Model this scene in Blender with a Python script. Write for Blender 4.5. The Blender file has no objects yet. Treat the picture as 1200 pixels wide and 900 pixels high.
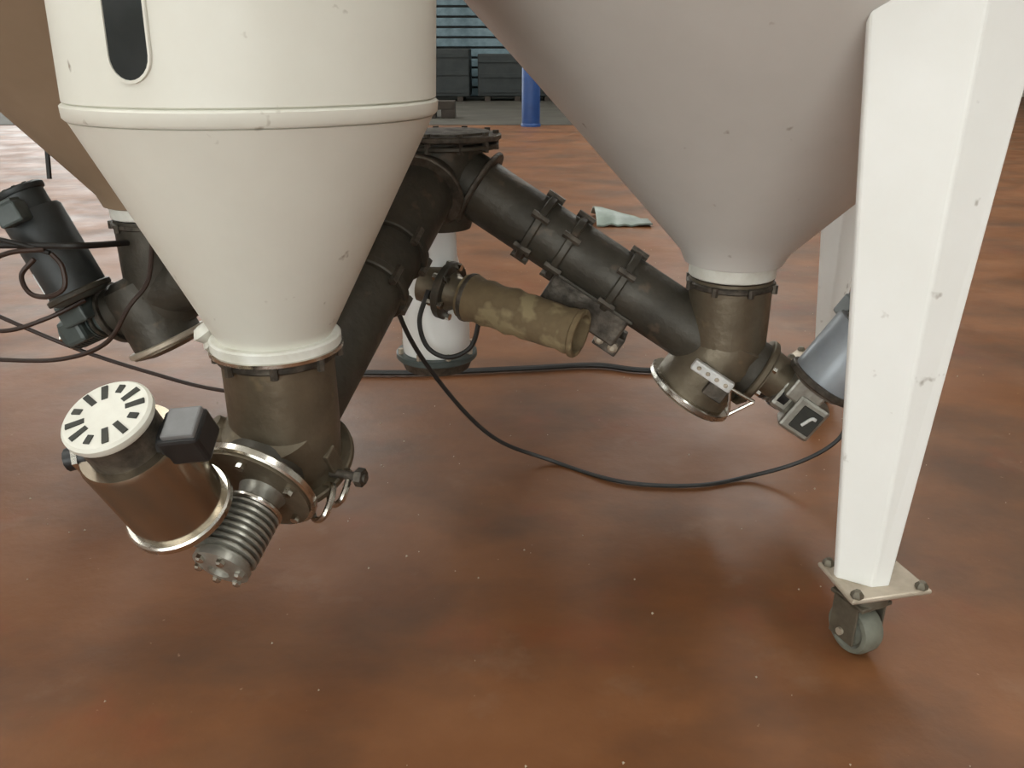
import bpy, bmesh, math, random
from mathutils import Vector, Matrix

V = Vector
random.seed(4)
scene = bpy.context.scene
COL = scene.collection

# ------------------------------------------------------------------ camera
cam_d = bpy.data.cameras.new('camera')
cam_d.sensor_width = 36.0
cam_d.lens = 29.1
cam_d.clip_end = 200
cam = bpy.data.objects.new('camera', cam_d)
COL.objects.link(cam)
cam.location = (0, 0, 1.0)
cam.rotation_euler = (math.radians(90 - 21.9), 0, 0)
scene.camera = cam

# ------------------------------------------------------------------ world and lights
world = bpy.data.worlds.new('world')
scene.world = world
world.use_nodes = True
bg = world.node_tree.nodes['Background']
bg.inputs['Color'].default_value = (0.96, 1.0, 0.98, 1)
bg.inputs['Strength'].default_value = 6.0

vs = scene.view_settings
vs.view_transform = 'Standard'
vs.look = 'None'
vs.gamma = 1.0
vs.use_curve_mapping = False
vs.exposure = -0.40


def area_light(name, loc, rot, sx, sy, power, color):
    d = bpy.data.lights.new(name, 'AREA')
    d.shape = 'RECTANGLE'
    d.size, d.size_y = sx, sy
    d.energy = power
    d.color = color
    o = bpy.data.objects.new(name, d)
    o.location = loc
    o.rotation_euler = rot
    COL.objects.link(o)
    return o


# roof lights of the hall (long skylight strips between the ceiling slabs)
for k, (x, y) in enumerate(((-4.2, 2.0), (3.8, 2.0), (-4.2, 12.0), (3.8, 12.0))):
    area_light('skylight_lamp', (x, y, 6.3), (0, 0, 0), 1.2, 7.0, 200 if y < 5 else 350, (1.0, 0.98, 0.92))


# daylight enters through the two open gates: sampling portals in the openings
for nm, lo_, rz_, sx_, sy_ in (('front_gate_portal', (-3.45, -9.7, 2.5), 0, 12.9, 5.0), ('rear_gate_portal', (-10.5, 20.6, 2.6), math.pi, 11, 5.2)):
    pl_ = area_light(nm, lo_, (math.radians(90), 0, rz_ + math.pi), sx_, sy_, 1.0, (1, 1, 1))
    pl_.data.cycles.is_portal = True


# ------------------------------------------------------------------ materials
def mat(name, c1, c2=None, rough=0.5, metal=0.0, scale=6.0, rough2=None, spots=None, spot_amt=0.0,
        spot_scale=20.0, bump=0.0, bump_scale=60.0, lo=0.35, hi=0.65, stretch=(1, 1, 1), spec=0.5):
    m = bpy.data.materials.new(name)
    m.use_nodes = True
    nt = m.node_tree
    b = nt.nodes['Principled BSDF']
    b.inputs['Roughness'].default_value = rough
    b.inputs['Metallic'].default_value = metal
    b.inputs['Specular IOR Level'].default_value = spec
    b.inputs['Base Color'].default_value = (*c1, 1)
    tc = nt.nodes.new('ShaderNodeTexCoord')
    mp = nt.nodes.new('ShaderNodeMapping')
    mp.inputs['Scale'].default_value = stretch
    nt.links.new(tc.outputs['Object'], mp.inputs['Vector'])
    col = None
    if c2 is not None:
        n = nt.nodes.new('ShaderNodeTexNoise')
        n.inputs['Scale'].default_value = scale
        n.inputs['Detail'].default_value = 6
        n.inputs['Roughness'].default_value = 0.6
        nt.links.new(mp.outputs[0], n.inputs['Vector'])
        r = nt.nodes.new('ShaderNodeValToRGB')
        r.color_ramp.elements[0].position = lo
        r.color_ramp.elements[0].color = (*c1, 1)
        r.color_ramp.elements[1].position = hi
        r.color_ramp.elements[1].color = (*c2, 1)
        nt.links.new(n.outputs['Fac'], r.inputs['Fac'])
        col = r.outputs['Color']
        if rough2 is not None:
            mr = nt.nodes.new('ShaderNodeMapRange')
            mr.inputs['From Min'].default_value = lo
            mr.inputs['From Max'].default_value = hi
            mr.inputs['To Min'].default_value = rough
            mr.inputs['To Max'].default_value = rough2
            nt.links.new(n.outputs['Fac'], mr.inputs['Value'])
            nt.links.new(mr.outputs[0], b.inputs['Roughness'])
    if spots is not None:
        n2 = nt.nodes.new('ShaderNodeTexNoise')
        n2.inputs['Scale'].default_value = spot_scale
        n2.inputs['Detail'].default_value = 3
        nt.links.new(mp.outputs[0], n2.inputs['Vector'])
        r2 = nt.nodes.new('ShaderNodeValToRGB')
        r2.color_ramp.elements[0].position = 1 - spot_amt
        r2.color_ramp.elements[0].color = (0, 0, 0, 1)
        r2.color_ramp.elements[1].position = min(1.0, 1 - spot_amt + 0.08)
        r2.color_ramp.elements[1].color = (1, 1, 1, 1)
        nt.links.new(n2.outputs['Fac'], r2.inputs['Fac'])
        mx = nt.nodes.new('ShaderNodeMix')
        mx.data_type = 'RGBA'
        nt.links.new(r2.outputs['Color'], mx.inputs[0])
        if col is not None:
            nt.links.new(col, mx.inputs[6])
        else:
            mx.inputs[6].default_value = (*c1, 1)
        mx.inputs[7].default_value = (*spots, 1)
        col = mx.outputs[2]
    if col is not None:
        nt.links.new(col, b.inputs['Base Color'])
    if bump > 0:
        n3 = nt.nodes.new('ShaderNodeTexNoise')
        n3.inputs['Scale'].default_value = bump_scale
        n3.inputs['Detail'].default_value = 4
        nt.links.new(mp.outputs[0], n3.inputs['Vector'])
        bp = nt.nodes.new('ShaderNodeBump')
        bp.inputs['Strength'].default_value = bump
        bp.inputs['Distance'].default_value = 0.01
        nt.links.new(n3.outputs['Fac'], bp.inputs['Height'])
        nt.links.new(bp.outputs[0], b.inputs['Normal'])
    return m


M = {}
M['white'] = mat('white_paint', (0.76, 0.75, 0.67), (0.70, 0.68, 0.60), 0.32, 0, 3.0, 0.45,
                 spots=(0.30, 0.25, 0.18), spot_amt=0.30, spot_scale=26, spec=0.45)
M['white_leg'] = mat('white_leg_paint', (0.90, 0.90, 0.87), (0.86, 0.86, 0.82), 0.35, 0, 4.0, 0.5,
                     spots=(0.36, 0.33, 0.28), spot_amt=0.29, spot_scale=22)
M['beige'] = mat('beige_paint', (0.66, 0.64, 0.60), (0.60, 0.58, 0.54), 0.36, 0, 2.5, 0.5,
                 spots=(0.26, 0.20, 0.15), spot_amt=0.29, spot_scale=20)
M['shadedpaint'] = mat('shaded_brown_paint', (0.33, 0.24, 0.16), (0.28, 0.20, 0.13), 0.5, 0, 3.0, 0.6)  # pale hopper paint with its backlit shade put into the brown colour
M['collar'] = mat('collar_paint', (0.80, 0.80, 0.74), (0.62, 0.60, 0.52), 0.35, 0, 12, 0.5)
M['khaki'] = mat('stained_steel', (0.20, 0.165, 0.115), (0.13, 0.105, 0.07), 0.38, 0.55, 9, 0.55,
                 spots=(0.30, 0.24, 0.15), spot_amt=0.36, spot_scale=14, bump=0.15)
M['darksteel'] = mat('dark_steel', (0.075, 0.066, 0.050), (0.045, 0.040, 0.030), 0.45, 0.3, 8, 0.6,
                     spots=(0.11, 0.085, 0.06), spot_amt=0.38, spot_scale=18, bump=0.2)
M['grime'] = mat('grimy_steel', (0.14, 0.12, 0.095), (0.05, 0.042, 0.033), 0.45, 0.5, 30, 0.65, bump=0.3)
M['chrome'] = mat('bright_steel', (0.72, 0.70, 0.64), (0.52, 0.50, 0.45), 0.18, 1.0, 25, 0.3)
M['alu'] = mat('cast_aluminium', (0.46, 0.45, 0.40), (0.32, 0.31, 0.27), 0.35, 0.75, 25, 0.5, bump=0.15)
M['stainless'] = mat('stainless_shell', (0.42, 0.36, 0.28), (0.34, 0.29, 0.22), 0.20, 0.95, 6, 0.28)
M['fanwhite'] = mat('pale_plastic', (0.80, 0.79, 0.70), (0.70, 0.68, 0.60), 0.45, 0, 12, 0.5)
M['slot'] = mat('slot_dark', (0.05, 0.05, 0.04), (0.03, 0.03, 0.025), 0.7, 0, 20)
M['black'] = mat('black_plastic', (0.012, 0.012, 0.012), (0.022, 0.022, 0.022), 0.35, 0, 20, 0.5)
M['greylid'] = mat('grey_plastic', (0.20, 0.20, 0.20), (0.15, 0.15, 0.15), 0.45, 0, 20, 0.5)
M['motorblack'] = mat('motor_black', (0.028, 0.032, 0.032), (0.045, 0.05, 0.05), 0.4, 0.1, 15, 0.5)
M['motorgrey'] = mat('motor_grey', (0.34, 0.37, 0.40), (0.27, 0.30, 0.33), 0.3, 0.2, 10, 0.45)
M['teal'] = mat('grey_green_plastic', (0.085, 0.105, 0.10), (0.06, 0.075, 0.07), 0.4, 0, 15, 0.5)
M['label'] = mat('label_white', (0.78, 0.78, 0.76), (0.60, 0.60, 0.58), 0.3, 0, 40)
M['canvas'] = mat('tan_canvas', (0.20, 0.145, 0.075), (0.14, 0.10, 0.055), 0.85, 0, 14, 0.9, bump=0.5, bump_scale=25,
                  spots=(0.29, 0.23, 0.125), spot_amt=0.48, spot_scale=14)
M['cable'] = mat('brown_cable', (0.045, 0.022, 0.014), (0.03, 0.016, 0.01), 0.5, 0, 30)
M['hose'] = mat('black_cable', (0.022, 0.02, 0.017), (0.014, 0.013, 0.012), 0.5, 0, 30)
M['greycable'] = mat('pale_cable', (0.34, 0.31, 0.25), (0.26, 0.23, 0.18), 0.5, 0, 30)
M['plate'] = mat('dull_zinc', (0.52, 0.45, 0.36), (0.40, 0.34, 0.26), 0.42, 0.4, 20, 0.55)
M['wheel'] = mat('grey_wheel', (0.19, 0.195, 0.155), (0.13, 0.13, 0.10), 0.5, 0, 20, 0.6)
M['fork'] = mat('fork_steel', (0.17, 0.15, 0.11), (0.11, 0.095, 0.07), 0.45, 0.5, 25, 0.6)
M['glass'] = mat('dark_sight_glass', (0.022, 0.025, 0.025), (0.03, 0.034, 0.034), 0.15, 0, 10, 0.25)
M['blue'] = mat('blue_plastic', (0.010, 0.045, 0.17), (0.014, 0.06, 0.21), 0.4, 0, 5, 0.5)
M['slatblue'] = mat('blue_grey_slat', (0.17, 0.25, 0.28), (0.09, 0.14, 0.165), 0.45, 0.1, 3, 0.6)
M['darkcrate'] = mat('dark_crate', (0.012, 0.017, 0.017), (0.022, 0.027, 0.026), 0.6, 0, 5)
M['wood'] = mat('old_wood', (0.045, 0.035, 0.024), (0.03, 0.022, 0.016), 0.8, 0, 8)
M['sheet'] = mat('grey_green_sheet', (0.20, 0.25, 0.21), (0.13, 0.16, 0.14), 0.4, 0, 8, 0.5)
M['wall'] = mat('hall_wall', (0.62, 0.60, 0.54), (0.55, 0.53, 0.47), 0.8, 0, 1.0)
M['ceil'] = mat('hall_ceiling', (0.58, 0.57, 0.53), (0.52, 0.51, 0.47), 0.9, 0, 1.0)
M['concrete'] = mat('grey_concrete', (0.060, 0.054, 0.040), (0.040, 0.036, 0.027), 0.7, 0, 1.5, 0.8)
M['crumb'] = mat('pale_crumb', (0.55, 0.47, 0.36), (0.38, 0.30, 0.22), 0.8, 0, 40)


def floor_material():
    m = bpy.data.materials.new('red_floor_paint')
    m.use_nodes = True
    nt = m.node_tree
    b = nt.nodes['Principled BSDF']
    tc = nt.nodes.new('ShaderNodeTexCoord')

    def noise(scale, detail, sx=1, sy=1, off=0):
        mp = nt.nodes.new('ShaderNodeMapping')
        mp.inputs['Scale'].default_value = (sx, sy, 1)
        mp.inputs['Location'].default_value = (off, off * 0.7, 0)
        nt.links.new(tc.outputs['Object'], mp.inputs['Vector'])
        n = nt.nodes.new('ShaderNodeTexNoise')
        n.inputs['Scale'].default_value = scale
        n.inputs['Detail'].default_value = detail
        n.inputs['Roughness'].default_value = 0.6
        nt.links.new(mp.outputs[0], n.inputs['Vector'])
        return n

    def ramp(n, p0, c0, p1, c1):
        r = nt.nodes.new('ShaderNodeValToRGB')
        r.color_ramp.elements[0].position = p0
        r.color_ramp.elements[0].color = (*c0, 1)
        r.color_ramp.elements[1].position = p1
        r.color_ramp.elements[1].color = (*c1, 1)
        nt.links.new(n.outputs['Fac'], r.inputs['Fac'])
        return r

    def mix(fac, a, bcol):
        x = nt.nodes.new('ShaderNodeMix')
        x.data_type = 'RGBA'
        nt.links.new(fac, x.inputs[0])
        nt.links.new(a, x.inputs[6])
        x.inputs[7].default_value = (*bcol, 1)
        return x.outputs[2]

    base = ramp(noise(2.2, 6, 1, 1.3, 3.1), 0.35, (0.158, 0.060, 0.020), 0.68, (0.222, 0.094, 0.038)).outputs[0]
    dark = ramp(noise(1.5, 5, 1, 1.6, 8.4), 0.44, (0, 0, 0), 0.66, (0.70, 0.70, 0.70)).outputs[0]
    c = mix(dark, base, (0.070, 0.040, 0.024))
    red = ramp(noise(3.3, 4, 1.2, 1, 17.0), 0.58, (0, 0, 0), 0.74, (0.38, 0.38, 0.38)).outputs[0]
    c = mix(red, c, (0.21, 0.052, 0.020))
    dust = ramp(noise(4.5, 7, 1, 1, 29.0), 0.60, (0, 0, 0), 0.80, (0.45, 0.45, 0.45)).outputs[0]
    c = mix(dust, c, (0.27, 0.17, 0.11))
    speck = ramp(noise(60, 2, 1, 1, 5.0), 0.74, (0, 0, 0), 0.78, (0.6, 0.6, 0.6)).outputs[0]
    c = mix(speck, c, (0.40, 0.26, 0.17))
    nt.links.new(c, b.inputs['Base Color'])
    rr = ramp(noise(2.6, 5, 1, 1, 41.0), 0.3, (0.36, 0.36, 0.36), 0.7, (0.55, 0.55, 0.55))
    nt.links.new(rr.outputs[0], b.inputs['Roughness'])
    b.inputs['Specular IOR Level'].default_value = 0.28
    nb = noise(35, 4)
    bp = nt.nodes.new('ShaderNodeBump')
    bp.inputs['Strength'].default_value = 0.08
    bp.inputs['Distance'].default_value = 0.01
    nt.links.new(nb.outputs['Fac'], bp.inputs['Height'])
    nt.links.new(bp.outputs[0], b.inputs['Normal'])
    return m


M['floor'] = floor_material()


# ------------------------------------------------------------------ geometry helpers
# every mesh is written in world metres, then stored relative to its root's base point
def root_empty(name, loc, label, cat, group=None):
    o = bpy.data.objects.new(name, None)
    o.empty_display_size = 0.05
    o.location = loc
    COL.objects.link(o)
    o['label'] = label
    o['category'] = cat
    if group:
        o['group'] = group
    o['_base'] = [*loc]
    return o


def base_of(o):
    return V(o['_base'][:])


def finish(name, bm, m, parent=None, base=None, smooth=True, bevel=0.0):
    if parent is not None:
        base = base_of(parent)
    if base is None:
        base = V((0, 0, 0))
    base = V(base)
    bmesh.ops.recalc_face_normals(bm, faces=bm.faces[:])
    bmesh.ops.translate(bm, verts=bm.verts[:], vec=-base)
    me = bpy.data.meshes.new(name)
    bm.to_mesh(me)
    bm.free()
    me.materials.append(M[m] if isinstance(m, str) else m)
    o = bpy.data.objects.new(name, me)
    COL.objects.link(o)
    o['_base'] = [*base]
    if parent is not None:
        o.parent = parent
    else:
        o.location = base
    if smooth:
        for p in me.polygons:
            p.use_smooth = True
        try:
            me.set_sharp_from_angle(angle=math.radians(38))
        except Exception:
            pass
    if bevel > 0:
        md = o.modifiers.new('bevel', 'BEVEL')
        md.width = bevel
        md.segments = 2
        md.limit_method = 'ANGLE'
    return o


def frame_of(axis):
    w = V(axis).normalized()
    t = V((0, 0, 1)) if abs(w.z) < 0.95 else V((1, 0, 0))
    u = t.cross(w).normalized()
    v = w.cross(u).normalized()
    return u, v, w


def add_lathe(bm, prof, origin, axis, seg=40, closed=False):
    """revolve (radius, height) pairs about an axis; a radius of 0 closes the end"""
    u, v, w = frame_of(axis)
    origin = V(origin)
    rings = []
    for r, h in prof:
        c = origin + w * h
        if r <= 1e-6:
            rings.append([bm.verts.new(c)])
        else:
            rings.append([bm.verts.new(c + (u * math.cos(2 * math.pi * i / seg) + v * math.sin(2 * math.pi * i / seg)) * r)
                          for i in range(seg)])
    pairs = list(zip(rings[:-1], rings[1:]))
    if closed:
        pairs.append((rings[-1], rings[0]))
    for A, B in pairs:
        for i in range(seg):
            j = (i + 1) % seg
            if len(A) == 1 and len(B) == 1:
                continue
            if len(A) == 1:
                bm.faces.new((A[0], B[i], B[j]))
            elif len(B) == 1:
                bm.faces.new((A[i], B[0], A[j]))
            else:
                bm.faces.new((A[i], B[i], B[j], A[j]))


def lathe(name, prof, origin, axis, m, parent=None, seg=40, closed=False, base=None):
    bm = bmesh.new()
    add_lathe(bm, prof, origin, axis, seg, closed)
    return finish(name, bm, m, parent, base)


def rod(name, p0, p1, r, m, parent=None, seg=20, r1=None, base=None):
    p0, p1 = V(p0), V(p1)
    L = (p1 - p0).length
    r1 = r if r1 is None else r1
    return lathe(name, [(0, 0), (r, 0), (r1, L), (0, L)], p0, p1 - p0, m, parent, seg, False, base)


def ring(name, c, axis, ro, ri, t, m, parent=None, seg=40):
    """flat ring with softened outer edge, centred on c along axis"""
    e = min(t * 0.3, 0.003)
    prof = [(ri, -t / 2), (ro - e, -t / 2), (ro, -t / 2 + e), (ro, t / 2 - e), (ro - e, t / 2), (ri, t / 2)]
    return lathe(name, prof, c, axis, m, parent, seg, True)


def add_box(bm, c, sx, sy, sz, ax=(1, 0, 0), ay=(0, 1, 0), az=(0, 0, 1)):
    c, ax, ay, az = V(c), V(ax), V(ay), V(az)
    vs_ = [bm.verts.new(c + ax * (sx / 2 * i) + ay * (sy / 2 * j) + az * (sz / 2 * k))
           for i in (-1, 1) for j in (-1, 1) for k in (-1, 1)]
    for f in ((0, 1, 3, 2), (4, 6, 7, 5), (0, 4, 5, 1), (2, 3, 7, 6), (0, 2, 6, 4), (1, 5, 7, 3)):
        bm.faces.new([vs_[i] for i in f])


def box(name, c, sx, sy, sz, m, parent=None, ax=(1, 0, 0), ay=(0, 1, 0), az=(0, 0, 1), bevel=0.0, base=None):
    bm = bmesh.new()
    add_box(bm, c, sx, sy, sz, ax, ay, az)
    return finish(name, bm, m, parent, base, smooth=False, bevel=bevel)


def catmull(pts, n=10):
    P = [V(p) for p in pts]
    P = [P[0] * 2 - P[1]] + P + [P[-1] * 2 - P[-2]]
    out = []
    for i in range(1, len(P) - 2):
        for k in range(n):
            t = k / n
            a, b, c, d = P[i - 1], P[i], P[i + 1], P[i + 2]
            out.append(0.5 * ((2 * b) + (c - a) * t + (2 * a - 5 * b + 4 * c - d) * t * t + (3 * b - a - 3 * c + d) * t ** 3))
    out.append(P[-2])
    return out


def add_sweep(bm, pts, r, seg=8):
    T = [(pts[min(i + 1, len(pts) - 1)] - pts[max(i - 1, 0)]).normalized() for i in range(len(pts))]
    u, v, _ = frame_of(T[0])
    rings = []
    for p, t in zip(pts, T):
        u = (u - t * u.dot(t)).normalized()
        v = t.cross(u)
        rings.append([bm.verts.new(p + (u * math.cos(2 * math.pi * i / seg) + v * math.sin(2 * math.pi * i / seg)) * r)
                      for i in range(seg)])
    for A, B in zip(rings[:-1], rings[1:]):
        for i in range(seg):
            j = (i + 1) % seg
            bm.faces.new((A[i], A[j], B[j], B[i]))
    bm.faces.new(rings[0][::-1])
    bm.faces.new(rings[-1])


def sweep(name, pts, r, m, parent=None, n=10, base=None, seg=8):
    bm = bmesh.new()
    add_sweep(bm, catmull(pts, n), r, seg)
    return finish(name, bm, m, parent, base)


def tag(o, label, cat, group=None, kind=None):
    o['label'] = label
    o['category'] = cat
    if group:
        o['group'] = group
    if kind:
        o['kind'] = kind
    return o


def struct(o):
    o['kind'] = 'structure'
    return o


# ------------------------------------------------------------------ the hall
def label_struct(o, label, cat):
    o['label'] = label
    o['category'] = cat
    return struct(o)


label_struct(box('floor', (0, 7, -0.1), 34, 34, 0.2, 'floor'), 'worn red-brown painted factory floor', 'floor')
label_struct(box('floor_strip', (-1.5, 16.6, 0.003), 16, 8.0, 0.006, 'concrete'), 'grey bare concrete strip along the back wall', 'floor')
W = bmesh.new()
add_box(W, (5.5, 20.8, 3.3), 21, 0.3, 6.6)          # solid right part of the back wall
add_box(W, (-10.5, 20.8, 5.9), 11, 0.3, 1.4)        # lintel over the open gate
add_box(W, (-16.2, 20.8, 3.3), 0.6, 0.3, 6.6)
label_struct(finish('wall_back', W, 'wall', smooth=False), 'pale rear wall of the hall with an open gate', 'wall')
label_struct(box('wall_right', (16.2, 7, 3.3), 0.3, 34, 6.6, 'wall'), 'pale side wall of the hall to the right', 'wall')
W = bmesh.new()
add_box(W, (9.6, -9.9, 3.3), 13.2, 0.3, 6.6)  # unseen wall, added so daylight comes only from behind on the left
add_box(W, (-13.3, -9.9, 3.3), 6.8, 0.3, 6.6)
add_box(W, (-3.45, -9.9, 5.8), 12.9, 0.3, 1.6)
label_struct(finish('wall_front_blocker', W, 'wall', smooth=False), 'unseen pale wall added around the front gate to narrow the light', 'wall')
W = bmesh.new()
add_box(W, (-16.6, 7, 1.5), 0.3, 34, 3.0)
add_box(W, (-16.6, 7, 6.0), 0.3, 34, 1.2)
for y in (-9.6, -4, 2, 8, 14, 20):
    add_box(W, (-16.6, y, 4.2), 0.3, 2.4, 2.6)
label_struct(finish('wall_left', W, 'wall', smooth=False), 'pale side wall of the hall with window openings', 'wall')
W = bmesh.new()
for x0, x1 in ((-16.7, -4.9), (-3.5, 3.1), (4.5, 16.3)):
    add_box(W, ((x0 + x1) / 2, 7, 6.7), x1 - x0, 34, 0.2)
label_struct(finish('ceiling', W, 'ceil', smooth=False), 'pale hall ceiling with skylight strips', 'ceiling')

# roller shutter in the back wall: each slat its own piece
shutter = root_empty('door_1', (-0.2, 20.5, 0), 'blue-grey slatted shutter in the back wall', 'door')
struct(shutter)
sl0 = None
for k in range(16):
    z = 0.11 + k * 0.215
    if sl0 is None:
        sl0 = box('slat', (-0.2, 20.5, z), 7.0, 0.05, 0.17, 'slatblue', shutter, bevel=0.012)
        bz = z
    else:
        c = sl0.copy()
        COL.objects.link(c)
        c.parent = shutter
        c.location = (0, 0, z - bz)
box('backing', (-0.2, 20.58, 1.75), 7.0, 0.04, 3.5, 'darkcrate', shutter)
for x in (-3.8, 0.45, 3.4):
    box('guide_post', (x, 20.44, 1.75), 0.12, 0.08, 3.5, 'darkcrate', shutter)


# ------------------------------------------------------------------ hoppers
def make_leg_parts(hop, cx, cy, zc, rn, slope):
    """tapered folded-sheet leg in front of the hopper with its foot plate and caster"""
    cone_z = lambda x, y: zc + (math.hypot(x - cx, y - cy) - rn) / slope
    Lb, Rb, Bb = (cx + .068, cy - .630), (cx + .119, cy - .660), (cx + .152, cy - .655)
    Lt, Rt, Bt = (cx + .000, cy - .580), (cx + .128, cy - .650), (cx + .228, cy - .625)
    th = 0.012
    zb = 0.135

    def inner(p):
        d = V((cx - p[0], cy - p[1])).normalized() * th
        return (p[0] + d.x, p[1] + d.y)

    bm = bmesh.new()
    bot = [bm.verts.new((*q, zb)) for q in (Lb, Rb, Bb, inner(Bb), inner(Rb), inner(Lb))]
    top = [bm.verts.new((*q, cone_z(*q) + 0.004)) for q in (Lt, Rt, Bt, inner(Bt), inner(Rt), inner(Lt))]
    for i in range(6):
        j = (i + 1) % 6
        bm.faces.new((bot[i], bot[j], top[j], top[i]))
    for R in (bot, top):
        bm.faces.new((R[0], R[1], R[4], R[5]))
        bm.faces.new((R[1], R[2], R[3], R[4]))
    leg = finish('leg', bm, 'white_leg', hop, smooth=False, bevel=0.004)
    # the weld seam where the leg meets the cone
    # foot plate
    bm = bmesh.new()
    pl = [(cx + .052, cy - .58), (cx + .070, cy - .70), (cx + .222, cy - .668), (cx + .196, cy - .565)]
    t0 = [bm.verts.new((*q, .137)) for q in pl]
    b0 = [bm.verts.new((*q, .128)) for q in pl]
    for i in range(4):
        j = (i + 1) % 4
        bm.faces.new((t0[i], t0[j], b0[j], b0[i]))
    bm.faces.new(t0)
    bm.faces.new(b0[::-1])
    caster = finish('caster', bm, 'plate', hop, smooth=False, bevel=0.004)
    pc = V((sum(q[0] for q in pl) / 4, sum(q[1] for q in pl) / 4, 0))
    for q in pl:
        b = V((*q, 0)).lerp(V((pc.x, pc.y, 0)), 0.20)
        lathe('bolt', [(0, .012), (.006, .012), (.011, .006), (.011, 0), (0, 0)], (b.x, b.y, .137), (0, 0, 1), 'fork', caster, 6)
    # fork and wheel
    wc = V((pc.x - .026, pc.y - .020, .0475))
    wd = V((0.40, -0.92, 0)).normalized()            # rolling direction
    wa = V((0.92, 0.40, 0)).normalized()             # axle
    rod('swivel', (wc.x + .005, wc.y, .112), (wc.x + .005, wc.y, .129), .040, 'fork', caster, 24)
    bm = bmesh.new()
    for s in (-1, 1):
        add_box(bm, wc + wa * (.032 * s) + V((0, 0, .026)), .056, .005, .085, wd, wa, (0, 0, 1))
    add_box(bm, wc + V((0, 0, .064)), .075, .069, .008, wd, wa, (0, 0, 1))
    finish('fork', bm, 'fork', caster, smooth=False, bevel=0.002)
    lathe('wheel', [(0, -.020), (.016, -.024), (.030, -.016), (.036, -.022), (.044, -.020), (.0475, -.012), (.0475, .012),
                    (.044, .020), (.036, .022), (.030, .016), (.016, .024), (0, .020)], wc, wa, 'wheel', caster, 36)
    rod('axle', wc - wa * .04, wc + wa * .04, .007, 'plate', caster, 10)
    return leg, caster


def copy_rotated(o, parent, rz, dz=0.0, dxy=None):
    c = o.copy()
    COL.objects.link(c)
    c.parent = parent
    c.rotation_euler = (0, 0, rz)
    for ch in [k for k in bpy.data.objects if k.parent == o]:
        g = ch.copy()
        COL.objects.link(g)
        g.parent = c
    return c


def big_hopper(cx, cy, zc, label, paint, legs_at, slope=0.93):
    hop = root_empty('hopper', (cx, cy, 0), label, 'hopper', 'hoppers of the dosing machine')
    rn = 0.098
    rc = 0.70
    zt = zc + (rc - rn) / slope
    # cone with its softly flared foot
    prof = [(rn - .004, zc + .02), (rn, zc + .022), (rn + .012, zc + .026)]
    prof += [(rn + (rc - rn) * t, zc + .026 + (zt - zc - .026) * t ** 0.985) for t in (0.04, .1, .2, .4, .6, .8, 1.0)]
    prof += [(rc - .01, zt + .001)]
    lathe('cone', prof, (cx, cy, 0), (0, 0, 1), paint, hop, 72)
    lathe('shell', [(rc - .012, zt - .01), (rc + .004, zt - .006), (rc + .004, zt + .024), (rc, zt + .026), (rc, zt + .9),
                    (rc + .015, zt + .905), (rc + .015, zt + .93)], (cx, cy, 0), (0, 0, 1), paint, hop, 72)
    lathe('lid', [(rc + .02, zt + .925), (rc + .02, zt + .945), (rc * .5, zt + 1.02), (0, zt + 1.03)], (cx, cy, 0), (0, 0, 1), paint, hop, 48)
    ring('neck_collar', (cx, cy, zc + .010), (0, 0, 1), .098, .080, .034, 'collar', hop)
    a0 = make_leg_parts(hop, cx, cy, zc, rn, slope)
    for ang in legs_at[1:]:
        for o in a0:
            copy_rotated(o, hop, math.radians(ang))
    for o in a0:
        o.rotation_euler = (0, 0, math.radians(legs_at[0]))
    return hop


RX, RY = 0.505, 1.86
TX, TY = -0.952, 2.19
LX, LY = -0.398, 1.325

# angles are turns from the front leg's own place
hopR = big_hopper(RX, RY, 0.530, 'large beige conical hopper carried by a white tapered leg on a caster', 'beige', (0, 128))
hopT = big_hopper(TX, TY, 0.605, 'large conical hopper with its shade coloured brown behind the white hopper with sight slot', 'shadedpaint', (-101, -62), 0.80)

# the small white hopper with the sight slot
hopL = root_empty('hopper', (LX, LY, 0), 'small white cylindrical hopper with a dark vertical sight slot', 'hopper',
                  'hoppers of the dosing machine')
rs, zs, zf = 0.268, 0.915, 0.548
lathe('shell', [(rs - .006, zs + .01), (rs - .005, zs + .0185), (rs, zs + .021), (rs, 1.75), (rs + .012, 1.755), (rs + .012, 1.78)], (LX, LY, 0), (0, 0, 1), 'white', hopL, 72)
lathe('rim_band', [(rs - .01, zs - .005), (rs - .001, zs - .004), (rs + .0025, zs), (rs + .0035, zs + .015), (rs + .001, zs + .0175), (rs - .006, zs + .0185)],
      (LX, LY, 0), (0, 0, 1), 'white', hopL, 72)
lathe('cone', [(.093, zf), (.094, zf + .012), (.104, zf + .03), (rs - .004, zs - .006), (rs - .02, zs)], (LX, LY, 0), (0, 0, 1), 'white', hopL, 72)
lathe('lid', [(rs + .018, 1.775), (rs + .018, 1.79), (rs * .5, 1.83), (0, 1.835)], (LX, LY, 0), (0, 0, 1), 'white', hopL, 48)
ring('outlet_flange', (LX, LY, zf + .002), (0, 0, 1), .108, .08, .020, 'collar', hopL, 48)
lathe('clamp_band', [(.103, -.016), (.111, -.012), (.111, -.006), (.103, -.003)], (LX, LY, zf), (0, 0, 1), 'chrome', hopL, 48)


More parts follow.
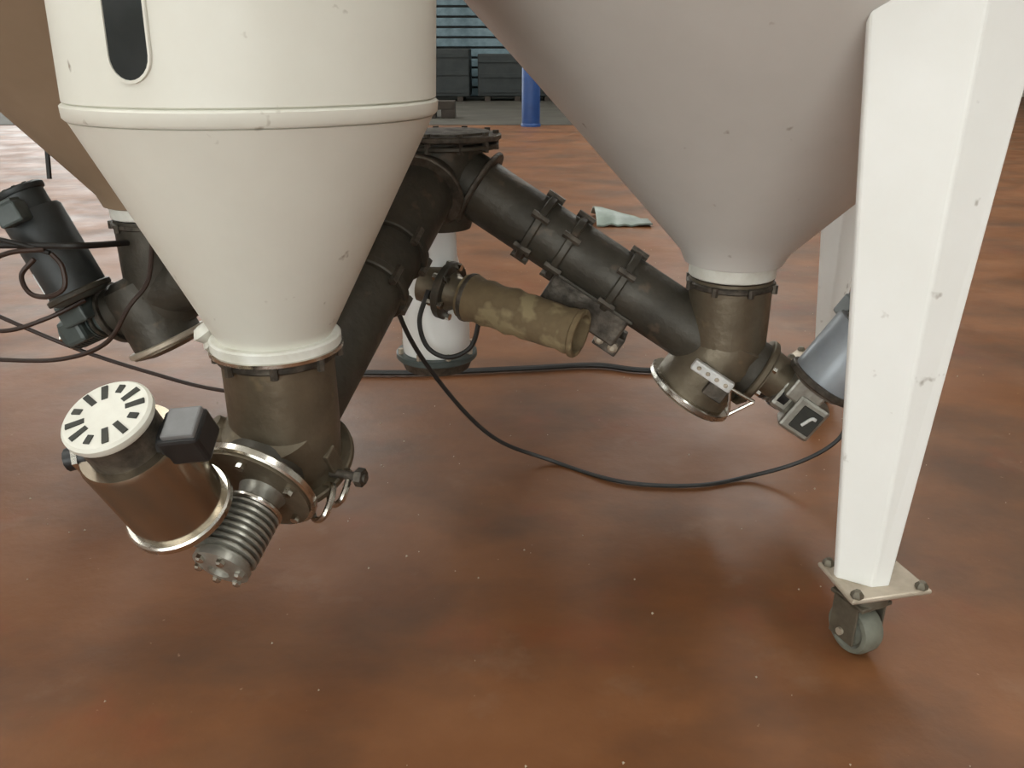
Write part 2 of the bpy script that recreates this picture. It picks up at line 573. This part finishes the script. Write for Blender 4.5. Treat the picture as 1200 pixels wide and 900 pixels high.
def curved_slot(name, hw, z0, z1, r, m, parent, phi0, grow=0.0, hole=None):
    """rounded-end plate that follows the shell; with hole it becomes a frame"""
    def outline(hw_, z0_, z1_):
        pts = []
        for k in range(13):
            t = math.pi + math.pi * k / 12
            pts.append((hw_ * math.cos(t), z0_ + hw_ + hw_ * math.sin(t)))
        for k in range(13):
            t = math.pi * k / 12
            pts.append((hw_ * math.cos(t), z1_ - hw_ + hw_ * math.sin(t)))
        return pts
    def at(s, z, rr):
        ph = phi0 + s / rs
        return V((LX + rr * math.cos(ph), LY + rr * math.sin(ph), z))
    bm = bmesh.new()
    out = outline(hw, z0, z1)
    if hole is None:
        f = [bm.verts.new(at(s, z, r)) for s, z in out]
        g = [bm.verts.new(at(s, z, rs - .003)) for s, z in out]
        n = len(f)
        bm.faces.new(f)
        for i in range(n):
            bm.faces.new((f[i], f[(i + 1) % n], g[(i + 1) % n], g[i]))
    else:
        inn = outline(*hole)
        loops = [[bm.verts.new(at(s, z, rr)) for s, z in o_] for o_, rr in
                 ((out, rs - .003), (out, r - .0015), ([(s * .96, z) for s, z in out], r), (inn, r), (inn, rs - .003))]
        n = len(out)
        for A, B in zip(loops[:-1], loops[1:]):
            for i in range(n):
                j = (i + 1) % n
                bm.faces.new((A[i], A[j], B[j], B[i]))
    return finish(name, bm, m, parent)


PH = math.radians(-107)
curved_slot('slot_frame', .0325, .963, 1.542, rs + .0035, 'white', hopL, PH, hole=(.0285, .967, 1.538))
curved_slot('sight_glass', .0295, .966, 1.539, rs + .0015, 'glass', hopL, PH)

def lean(hop, z0, k):
    # these vessels stand a touch out of plumb above their outlet
    for o in hop.children:
        if o.type == 'MESH' and not o.name.startswith(('leg', 'caster')):
            for v in o.data.vertices:
                if v.co.z > z0:
                    v.co.x += k * (v.co.z - z0)


lean(hopL, zf + .02, .038)
lean(hopR, .56, .030)

# ------------------------------------------------------------------ hub and receiver
HUB = V((-0.173, 2.025, 0.755))
RJ = V((0.498, 1.86, 0.340))
LJ = V((-0.407, 1.32, 0.364))
TJ = V((-1.000, 2.18, 0.372))


def axes(J):
    a = (J - HUB).normalized()
    d = (V((0, 0, -1)) - a * V((0, 0, -1)).dot(a)).normalized()
    m = -d
    s = a.cross(m).normalized()
    return a, d, m, s


hub = root_empty('feed_hub', (HUB.x, HUB.y, 0.24), 'dark steel junction box where three inclined tubes meet, on a white round receiver', 'machine part')
hx, hy = HUB.x, HUB.y
lathe('body', [(0, .600), (.072, .600), (.085, .64), (.098, .67), (.104, .70), (.104, .805), (0, .805)], (hx, hy, 0), (0, 0, 1), 'darksteel', hub, 40)
ring('top_flange', (hx + .02, hy, .815), (0, 0, 1), .128, .02, .014, 'grime', hub, 48)
ring('top_flange', (hx + .02, hy, .795), (0, 0, 1), .122, .09, .012, 'darksteel', hub, 48)
lathe('lid', [(.10, .821), (.10, .827), (0, .831)], (hx + .02, hy, 0), (0, 0, 1), 'grime', hub, 40)
for k in range(10):
    t = 2 * math.pi * k / 10
    lathe('bolt', [(0, -.03), (.008, -.03), (.008, .014), (0, .014)], (hx + .02 + .115 * math.cos(t), hy + .115 * math.sin(t), .815), (0, 0, 1), 'grime', hub, 6)
lathe('receiver', [(.052, .615), (.057, .61), (.059, .53), (.080, .44), (.086, .40), (.086, .285), (.080, .28), (0, .28)], (hx - .022, hy, 0), (0, 0, 1), 'white_leg', hub, 40)
ring('base_flange', (hx - .022, hy, .275), (0, 0, 1), .104, .05, .018, 'teal', hub, 40)
lathe('base_pan', [(0, .24), (.085, .24), (.095, .268), (0, .268)], (hx - .022, hy, 0), (0, 0, 1), 'grime', hub, 40)
for k in range(8):
    t = 2 * math.pi * (k + .5) / 8
    lathe('bolt', [(0, 0), (.007, 0), (.007, .02), (0, .02)], (hx - .022 + .095 * math.cos(t), hy + .095 * math.sin(t), .278), (0, 0, 1), 'plate', hub, 6)

# ------------------------------------------------------------------ screw conveyors
def conveyor(J, nx, ny, nz, label, tubemat, inmat, collars, r_in=.094, dep=.125, er=.110, em='chrome', cm='chrome'):
    a, d, m, s = axes(J)
    L = (J - HUB).length
    c = root_empty('screw_conveyor', J + d * .17, label, 'conveyor', 'inclined screw conveyors of the dosing machine')
    # inlet pipe
    lathe('inlet_pipe', [(r_in - .004, nz - J.z), (r_in, nz - J.z), (r_in, .03), (r_in * .98, -.03), (r_in * .9, -.05)], (nx, ny, J.z), (0, 0, 1), inmat, c, 48)
    ring('inlet_flange', (nx, ny, nz - .014), (0, 0, 1), r_in + .006, r_in - .012, .014, 'grime', c, 48)
    for k in range(8):
        t = 2 * math.pi * k / 8 + .2
        lathe('bolt', [(0, -.010), (.007, -.010), (.007, .010), (0, .010)], (nx + (r_in + .008) * math.cos(t), ny + (r_in + .008) * math.sin(t), nz - .016), (0, 0, 1), 'grime', c, 6)
    # boot, square to the screw, with its clean-out cover
    lathe('boot', [(0, -.075), (.060, -.072), (.088, -.05), (r_in, -.02), (r_in, dep), (0, dep)], J, d, inmat, c, 48)
    ring('cleanout_ring', J + d * dep, d, .112, .08, .016, cm, c, 48)
    lathe('cleanout_cover', [(0, .003), (.104, .003), (.104, .013), (.06, .025), (0, .028)], J + d * dep, d, 'khaki', c, 48)
    # screw tube
    rt = .0745
    lathe('tube', [(0, -L + .07), (rt, -L + .07), (rt, .095), (0, .095)], J, a, tubemat, c, 40)
    for t in collars:
        p = J - a * t
        cr = ring('collar', p, a, rt + .012, rt - .01, .020, tubemat, c, 40)
        ux, uy, _ = frame_of(a)
        for k in range(6):
            g = 2 * math.pi * k / 6 + .5
            q = p + (ux * math.cos(g) + uy * math.sin(g)) * (rt + .010)
            lathe('bolt', [(0, -.022), (.009, -.022), (.009, .022), (0, .022)], q, a, 'grime', cr, 6)
    ring('hub_flange', J - a * (L - .115), a, rt + .024, rt - .01, .012, 'grime', c, 40)
    ring('end_flange', J + a * .098, a, er, .03, .016, em, c, 48)
    lathe('end_plate', [(0, .104), (er - .008, .104), (er - .008, .110), (.035, .112), (0, .113)], J, a, 'khaki', c, 40)
    ux, uy, _ = frame_of(a)
    for k in range(6):
        g = 2 * math.pi * k / 6 + .3
        q = J + a * .112 + (ux * math.cos(g) + uy * math.sin(g)) * (er - .024)
        lathe('bolt', [(0, -.004), (.008, -.004), (.008, .010), (0, .010)], q, a, 'chrome', c, 6)
    return c


convR = conveyor(RJ, RX, RY, .520, 'dark inclined screw tube under the large beige hopper', 'darksteel', 'khaki', (.29, .44, .525), er=.088, em='khaki')
convL = conveyor(LJ, LX, LY, .540, 'dark inclined screw tube under the small white hopper', 'darksteel', 'khaki', (.52, .40), dep=.062, cm='khaki')
convT = conveyor(TJ, TX, TY, .595, 'dark inclined screw tube under the brown shaded hopper', 'darksteel', 'darksteel', (.30,), er=.088, em='grime', cm='plate')

# tray and hatch box under the right-hand screw tube
a, d, m, s = axes(RJ)
p = RJ - a * .325 + d * .085
box('hatch_box', p, .21, .12, .085, 'grime', convR, a, s, d, bevel=.006)
box('hatch_lip', p - d * .036, .225, .13, .008, 'darksteel', convR, a, s, d, bevel=.002)
q = RJ - a * .235 + d * .118
for k, (i, j) in enumerate(((-.02, .0), (.018, .0))):
    lathe('hatch_bolt', [(0, -.016), (.013, -.016), (.013, .016), (.006, .022), (0, .022)], q + a * i + d * .012 + s * .035, s, 'plate', convR, 8)
box('hatch_bracket', q + a * .002 + d * .01, .066, .075, .052, 'grime', convR, a, s, d, bevel=.004)


# over-centre latch holding a boot
def latch(J, parent, side, a, d, m, s, off_a, handle):
    o = J + s * (.098 * side) + d * .030 + a * off_a
    h = box('latch', o + s * .012 * side, .105, .020, .026, handle, parent, a, s, d, bevel=.004)
    for t in (-.036, -.012, .012, .036):
        lathe('rivet', [(0, 0), (.006, 0), (.004, .005), (0, .006)], o + a * t + s * .021 * side, s * side, 'plate', h, 8)
    tri = [o + a * .050 + d * .002 + s * .012 * side, o + a * .112 - d * .002 + s * .010 * side, o + a * .085 + d * .058 + s * .010 * side]
    bm = bmesh.new()
    for i in range(3):
        add_sweep(bm, [tri[i], tri[(i + 1) % 3]], .0045, 8)
    finish('latch_wire', bm, 'chrome', h)
    box('latch_foot', o + d * .032 + a * .03 + s * .002 * side, .05, .02, .034, 'grime', parent, a, s, d, bevel=.003)


latch(RJ, convR, 1, a, d, m, s, .0, 'label')

# ------------------------------------------------------------------ gear motors
def gear_motor(J, label, can, gear, cap, band, lid, ring_m, boxmat, ext=0.0, so=-.020, pos=(.205, .042, .115), rm=.074):
    a, d, m, s = axes(J)
    g = root_empty('gear_motor', J + a * .19 + d * .06, label, 'motor', 'gear motors of the screw conveyors')
    o = J + s * so
    # output neck and bright neck ring
    lathe('output_neck', [(0, .108), (.042, .110), (.036, .125), (.040, .145), (0, .145)], o, a, gear, g, 32)
    ring('neck_ring', o + a * .143, a, .050, .02, .010, ring_m, g, 36)
    # ribbed gear case
    prof = [(0, .146), (.040, .146)]
    t = .150
    for k in range(8):
        prof += [(.040, t), (.049, t + .001), (.049, t + .005), (.040, t + .006)]
        t += .011
    prof += [(.044, t), (.044, t + .006), (0, t + .006)]
    lathe('gearbox', prof, o, a, gear, g, 36)
    tt = t + .006
    lathe('end_cover', [(0, tt), (.047, tt), (.047, tt + .010), (.030, tt + .016), (.018, tt + .017), (.016, tt + .010), (0, tt + .010)], o, a, gear, g, 32)
    ux, uy, _ = frame_of(a)
    for k in range(6):
        ph = 2 * math.pi * k / 6
        lathe('bolt', [(0, 0), (.008, 0), (.008, .010), (.005, .013), (0, .013)], o + a * (tt + .008) + (ux * math.cos(ph) + uy * math.sin(ph)) * .037, a, 'chrome', g, 6)
    # worm case joining the gear case to the motor
    mo = J + a * pos[0] + s * pos[1] + m * pos[2]
    box('worm_case', o + a * .190 + s * ((pos[1] - so) * .45) + m * .004, .070, .075, .075, gear, g, a, s, m, bevel=.012)
    box('worm_flange', J + a * ((pos[0] + .19) / 2) + s * (pos[1] * .8) + m * (pos[2] / 2 - .01), .080, .07, pos[2] - .05, gear, g, a, s, m, bevel=.006)
    # motor along m
    b0 = mo - m * .035
    b = b0
    ring('base_ring', b + m * .006, m, .083, .05, .016, ring_m, g, 48)
    lathe('base_plate', [(0, -.012), (.060, -.012), (.074, -.002), (.074, .01), (0, .01)], b, m, gear, g, 40)
    lathe('shell', [(0, .012), (rm, .012), (rm, .150 + ext), (rm - .004, .158 + ext), (0, .158 + ext)], b, m, can, g, 48)
    b = b0 + m * ext
    lathe('fan_band', [(0, .156), (.056, .156), (.056, .205), (0, .205)], b, m, band, g, 40)
    fc = lathe('fan_cap', [(0, .204), (.061, .204), (.063, .208), (.063, .216), (.059, .220), (.024, .222), (0, .2225)], b, m, cap, g, 48)
    um, vm, _ = frame_of(m)
    slot0 = None
    for k in range(12):
        ph = 2 * math.pi * k / 12 + .1
        rad = um * math.cos(ph) + vm * math.sin(ph)
        tan = m.cross(rad)
        r0, r1 = (.028, .054) if k % 3 else (.037, .051)
        bm = bmesh.new()
        add_box(bm, b + m * .2205 + rad * ((r0 + r1) / 2), r1 - r0, .0088, .004, rad, tan, m)
        finish('vent_slot', bm, 'slot', fc, smooth=False)
    # terminal box beside the fan end
    tdir = (-s * .96 - a * .28).normalized()
    tcross = m.cross(tdir).normalized()
    tb = box('terminal_box', b + m * .158 + tdir * .090, .062, .060, .052, boxmat, g, tdir, tcross, m, bevel=.006)
    box('box_lid', b + m * .187 + tdir * .094, .048, .052, .010, lid, tb, tdir, tcross, m, bevel=.003)
    rod('box_neck', b + m * .155 + tdir * .045, b + m * .155 + tdir * .072, .024, boxmat, g, 20)
    # cable gland on the other side
    gd = (s * .9 + a * .44).normalized()
    gl = b + m * .150 + gd * .058
    lathe('cable_gland', [(0, 0), (.020, 0), (.020, .018), (.017, .020), (.017, .032), (.010, .036), (0, .036)], gl, gd, boxmat, g, 12)
    lathe('gland_nut', [(0, .010), (.023, .010), (.023, .018), (0, .018)], gl, gd, 'chrome', g, 6)
    return g, b, (a, d, m, s)


gmL, bL, axL = gear_motor(LJ, 'bright steel gear motor with a white slotted fan cap', 'stainless', 'alu', 'fanwhite', 'grime', 'greylid', 'chrome', 'black', ext=.012)
gmR, bR, axR = gear_motor(RJ, 'blue-grey gear motor partly behind the white leg', 'motorgrey', 'alu', 'motorgrey', 'grime', 'greylid', 'grime', 'teal', pos=(.215, .06, .115))
gmT, bT, axT = gear_motor(TJ, 'black gear motor with trailing cables under the shaded brown hopper', 'motorblack', 'teal', 'motorblack', 'motorblack', 'teal', 'darksteel', 'teal', ext=.075, pos=(.085, -.105, .115))

a, d, m, s = axR
cv = RJ + a * .232 + s * .058 + d * .004
gc = box('gear_cover', cv, .080, .060, .092, 'alu', gmR, a, s, m, bevel=.008)
box('cover_recess', cv + s * .031 + a * .006, .052, .006, .060, 'slot', gc, a, s, m, bevel=.002)
sweep('cover_mark', [cv + s * .036 + a * .020 + m * .016, cv + s * .037 + a * .010 + m * .013, cv + s * .036 + a * .002 - m * .012],
      .004, 'label', gc, 6)
rod('gear_dome', RJ + a * .10 + m * .02, RJ + a * .165 + m * .02, .056, 'khaki', gmR, 28, r1=.050)
rod('shaft_seal', RJ + a * .165 + m * .015, RJ + a * .185 + m * .015, .060, 'black', gmR, 28)
a, d, m, s = axT
pdir = (a * .75 - s * .66).normalized()
box('rating_plate', bT + m * -.02 + pdir * .073, .004, .030, .075, 'label', gmT, pdir, m.cross(pdir), m, bevel=.001)

# ------------------------------------------------------------------ canvas sleeve on the receiver
sl = root_empty('discharge_sleeve', (-.09, 1.93, .36), 'short tan canvas sleeve tied to a round dark coupling', 'hose')
p0 = V((-.150, 1.955, .458))
p1 = V((.155, 1.800, .400))
ax = (p1 - p0).normalized()
LL = (p1 - p0).length
lathe('coupling', [(0, -.075), (.052, -.07), (.052, 0), (.040, .02), (.040, .05), (0, .05)], p0, ax, 'khaki', sl, 32)
ring('coupling_ring', p0 - ax * .005, ax, .072, .04, .020, 'darksteel', sl, 36)
for k in range(6):
    ux, uy, _ = frame_of(ax)
    g = k * math.pi / 3 + .3
    lathe('bolt', [(0, -.02), (.009, -.02), (.009, .02), (0, .02)], p0 - ax * .005 + (ux * math.cos(g) + uy * math.sin(g)) * .062, ax, 'chrome', sl, 6)
prof = [(.042, .035)]
rr = random.Random(8)
for k in range(15):
    t = k / 14
    prof.append((.056 - .004 * t + rr.uniform(-.0035, .0035), .04 + (LL - .04) * t))
prof += [(.047, LL + .001), (.045, LL - .02), (.044, LL * .5), (0, LL * .5)]
lathe('sleeve', prof, p0, ax, 'canvas', sl, 28)
ring('tie_band', p0 + ax * .055, ax, .060, .048, .014, 'grime', sl, 32)
ring('end_hem', p0 + ax * (LL - .004), ax, .058, .046, .014, 'canvas', sl, 28)

# ------------------------------------------------------------------ clamp and hanging details on the small hopper's boot
a, d, m, s = axL
o = LJ + d * .115 - s * .085
bk = box('clamp_bracket', LJ + d * .035 - s * .098 + a * .01, .030, .012, .075, 'khaki', convL, a, s, d, bevel=.003)
for k, (da, dd, ds) in enumerate(((.05, .075, -.060), (.01, .085, -.070))):
    sweep('clamp_loop', [LJ + a * (da + .0) + d * dd + s * ds, LJ + a * (da + .045) + d * (dd + .01) + s * (ds - .02),
                         LJ + a * (da + .05) + d * (dd - .02) + s * (ds - .055), LJ + a * da + d * (dd - .03) + s * (ds - .05),
                         LJ + a * (da - .005) + d * (dd - .002) + s * (ds - .004)], .006, 'chrome', convL, 8)
rod('clamp_screw', LJ + d * .05 - s * .085 + a * .02, LJ + d * .05 - s * .160 + a * .02, .008, 'grime', convL, 10)
rod('clamp_nut', LJ + d * .05 - s * .142 + a * .02, LJ + d * .05 - s * .155 + a * .02, .017, 'grime', convL, 6)
lathe('wing_clamp', [(0, 0), (.016, 0), (.020, .012), (.014, .02), (.022, .034), (.012, .046), (0, .048)], (LX - .108, LY + .02, .528), (-.55, -.1, .83), 'collar', convL, 12)
# cable gland lug on the boot's left
lathe('lug', [(0, 0), (.030, 0), (.030, .02), (.022, .035), (.018, .05), (0, .052)], LJ + s * .082 + m * .005 + a * .02, (s * .5 + m * .85), 'khaki', convL, 10)

# ------------------------------------------------------------------ cables
def cable(label, pts, r, m, group='loose cables around the machine', n=12, name='cable'):
    o = sweep(name, pts, r, m, None, n, base=pts[len(pts) // 2], seg=8)
    return tag(o, label, 'cable', group)


cable('dark cable hanging from the screw tube and trailing over the red floor',
      [(-.275, 1.86, .60), (-.262, 1.80, .47), (-.20, 1.85, .30), (-.06, 1.90, .10), (.10, 1.93, .010), (.27, 1.82, .007), (.45, 1.80, .007),
       (.60, 1.84, .012), (.72, 1.83, .06), (.80, 1.83, .12), (.82, 1.83, .20)], .0055, 'hose')
cable('black hose lying straight across the floor behind the white receiver',
      [(-.55, 2.56, .012), (-.30, 2.56, .012), (.05, 2.60, .012), (.28, 2.63, .012), (.46, 2.58, .012), (.80, 2.62, .012)], .010, 'hose')
cable('thin cable loop hanging below the round coupling of the canvas sleeve',
      [(-.20, 1.92, .47), (-.222, 1.90, .40), (-.205, 1.895, .335), (-.155, 1.89, .31), (-.10, 1.895, .335), (-.080, 1.90, .40), (-.085, 1.92, .43)], .006, 'hose')
# cables of the black motor
mt = bT + axT[2] * .15
cable('black cable running level from the black motor past its middle',
      [(-1.531, 2.032, 0.565), (-1.323, 2.003, 0.561), (-1.153, 1.956, 0.57), (-1.021, 1.928, 0.575), (-0.985, 2.1, 0.545)], .008, 'hose')
cable('brown cable rising to the black motor from the upper side',
      [(-1.531, 2.022, 0.622), (-1.342, 1.994, 0.598), (-1.181, 1.956, 0.575), (-1.096, 1.937, 0.556)], .006, 'hose')
cable('brown cable sloping down from the black motor to the floor side',
      [(-1.106, 1.937, 0.565), (-1.21, 1.947, 0.551), (-1.342, 1.984, 0.49), (-1.531, 2.003, 0.395)], .006, 'cable')
cable('small brown cable ring hanging under the black motor',
      [(-1.125, 1.918, 0.546), (-1.158, 1.909, 0.509), (-1.148, 1.909, 0.466), (-1.106, 1.909, 0.457), (-1.063, 1.909, 0.48), (-1.063, 1.918, 0.528), (-1.087, 1.928, 0.556)], .006, 'cable')
cable('brown cable drooping low from the black motor gear case',
      [(-1.11, 2.08, .40), (-1.20, 2.05, .36), (-1.32, 2.05, .325), (-1.45, 2.08, .335), (-1.60, 2.10, .37)], .006, 'cable')
cable('long brown cable crossing under the black motor onto the floor',
      [(-1.52, 2.185, .385), (-1.42, 2.18, .33), (-1.22, 2.20, .22), (-1.05, 2.25, .13), (-.90, 2.30, .06), (-.72, 2.36, .012), (-.55, 2.40, .008)], .006, 'cable')
cable('brown cable sagging from the black motor boot to the far left',
      [(-1.52, 2.08, .24), (-1.40, 2.08, .235), (-1.20, 2.05, .245), (-1.05, 2.02, .30), (-.97, 2.02, .40), (-.925, 2.05, .46), (-.915, 2.093, .56)], .006, 'cable')
cable('thin black cable hanging straight down to the black motor',
      [(-1.175, 2.17, .855), (-1.172, 2.16, .79), (-1.172, 2.14, .70)], .006, 'hose')

# ------------------------------------------------------------------ things far behind
bp = root_empty('blue_post', (.27, 12.41, 0), 'blue round plastic post standing on the far floor', 'post')
lathe('post', [(0, .03), (.13, .03), (.13, .78), (.12, .80), (0, .81)], (.27, 12.41, 0), (0, 0, 1), 'blue', bp, 24)
lathe('foot', [(0, 0), (.142, 0), (.142, .03), (.132, .045), (0, .045)], (.27, 12.41, 0), (0, 0, 1), 'blue', bp, 24)


def crate(x, y, w, dp, h, label, m='darkcrate'):
    r = root_empty('storage_crate', (x, y, 0), label, 'crate', 'dark crates before the shutter')
    box('body', (x, y, .10 + (h - .10) / 2), w, dp, h - .10, m, r, bevel=.02)
    for i in (-1, 0, 1):
        box('skid', (x + i * w * .38, y, .05), .12, dp, .10, 'wood', r)
    for k in range(3):
        box('batten', (x, y - dp / 2 - .012, .22 + k * (h - .35) / 2), w * .98, .024, .08, m, r)
    return r


crate(-1.75, 19.2, 1.7, 1.1, 1.05, 'dark crate with its left part behind the white hopper')
crate(.12, 19.3, 1.7, 1.0, .95, 'dark crate standing behind the blue post')
crate(1.95, 19.2, 1.6, 1.1, 1.10, 'dark crate beside the cone edge of the beige hopper')
lump = root_empty('wood_block', (-1.15, 14.0, 0), 'brown wooden block pile on the concrete strip', 'wood')
for k, (x, z, w) in enumerate(((-1.32, .07, .20), (-1.02, .07, .22), (-1.16, .20, .50))):
    box('block', (x, 14.0, z + .003), w, .3, .13, 'wood', lump, bevel=.01)

# crumpled sheet on the floor
bm = bmesh.new()
N = 9
rr = random.Random(3)
grid = []
for i in range(N):
    row = []
    for j in range(5):
        u, w = i / (N - 1), j / 4
        x = .52 + .34 * u
        y = 5.06 + .42 * w * (1 - .55 * u)
        z = .012 + (.075 * math.sin(math.pi * w) * (1 - u) + rr.uniform(0, .014))
        row.append(bm.verts.new((x, y, z)))
    grid.append(row)
for i in range(N - 1):
    for j in range(4):
        bm.faces.new((grid[i][j], grid[i + 1][j], grid[i + 1][j + 1], grid[i][j + 1]))
ext = bmesh.ops.extrude_face_region(bm, geom=bm.faces[:])
for vv in ext['geom']:
    if isinstance(vv, bmesh.types.BMVert):
        vv.co.z -= .010
tag(finish('crumpled_sheet', bm, 'sheet', base=(.68, 5.2, 0)), 'grey-green crumpled sheet lying on the floor behind the screw tube', 'sheet')

# crumbs of swept dirt on the floor
bm = bmesh.new()
rr = random.Random(12)
for k in range(260):
    x, y = rr.uniform(-1.4, 1.6), rr.uniform(.75, 4.5)
    r = rr.uniform(.0012, .0035)
    vs4 = [bm.verts.new((x + r * math.cos(t), y + r * math.sin(t), 0)) for t in (0.3, 2.2, 4.4)]
    tp = bm.verts.new((x, y, r * 1.2))
    for i in range(3):
        bm.faces.new((vs4[i], vs4[(i + 1) % 3], tp))
    bm.faces.new(vs4[::-1])
tag(finish('floor_crumbs', bm, 'crumb', smooth=False), 'pale crumbs of dirt scattered over the red floor', 'debris', kind='stuff')

for o in bpy.data.objects:
    if '_base' in o:
        del o['_base']
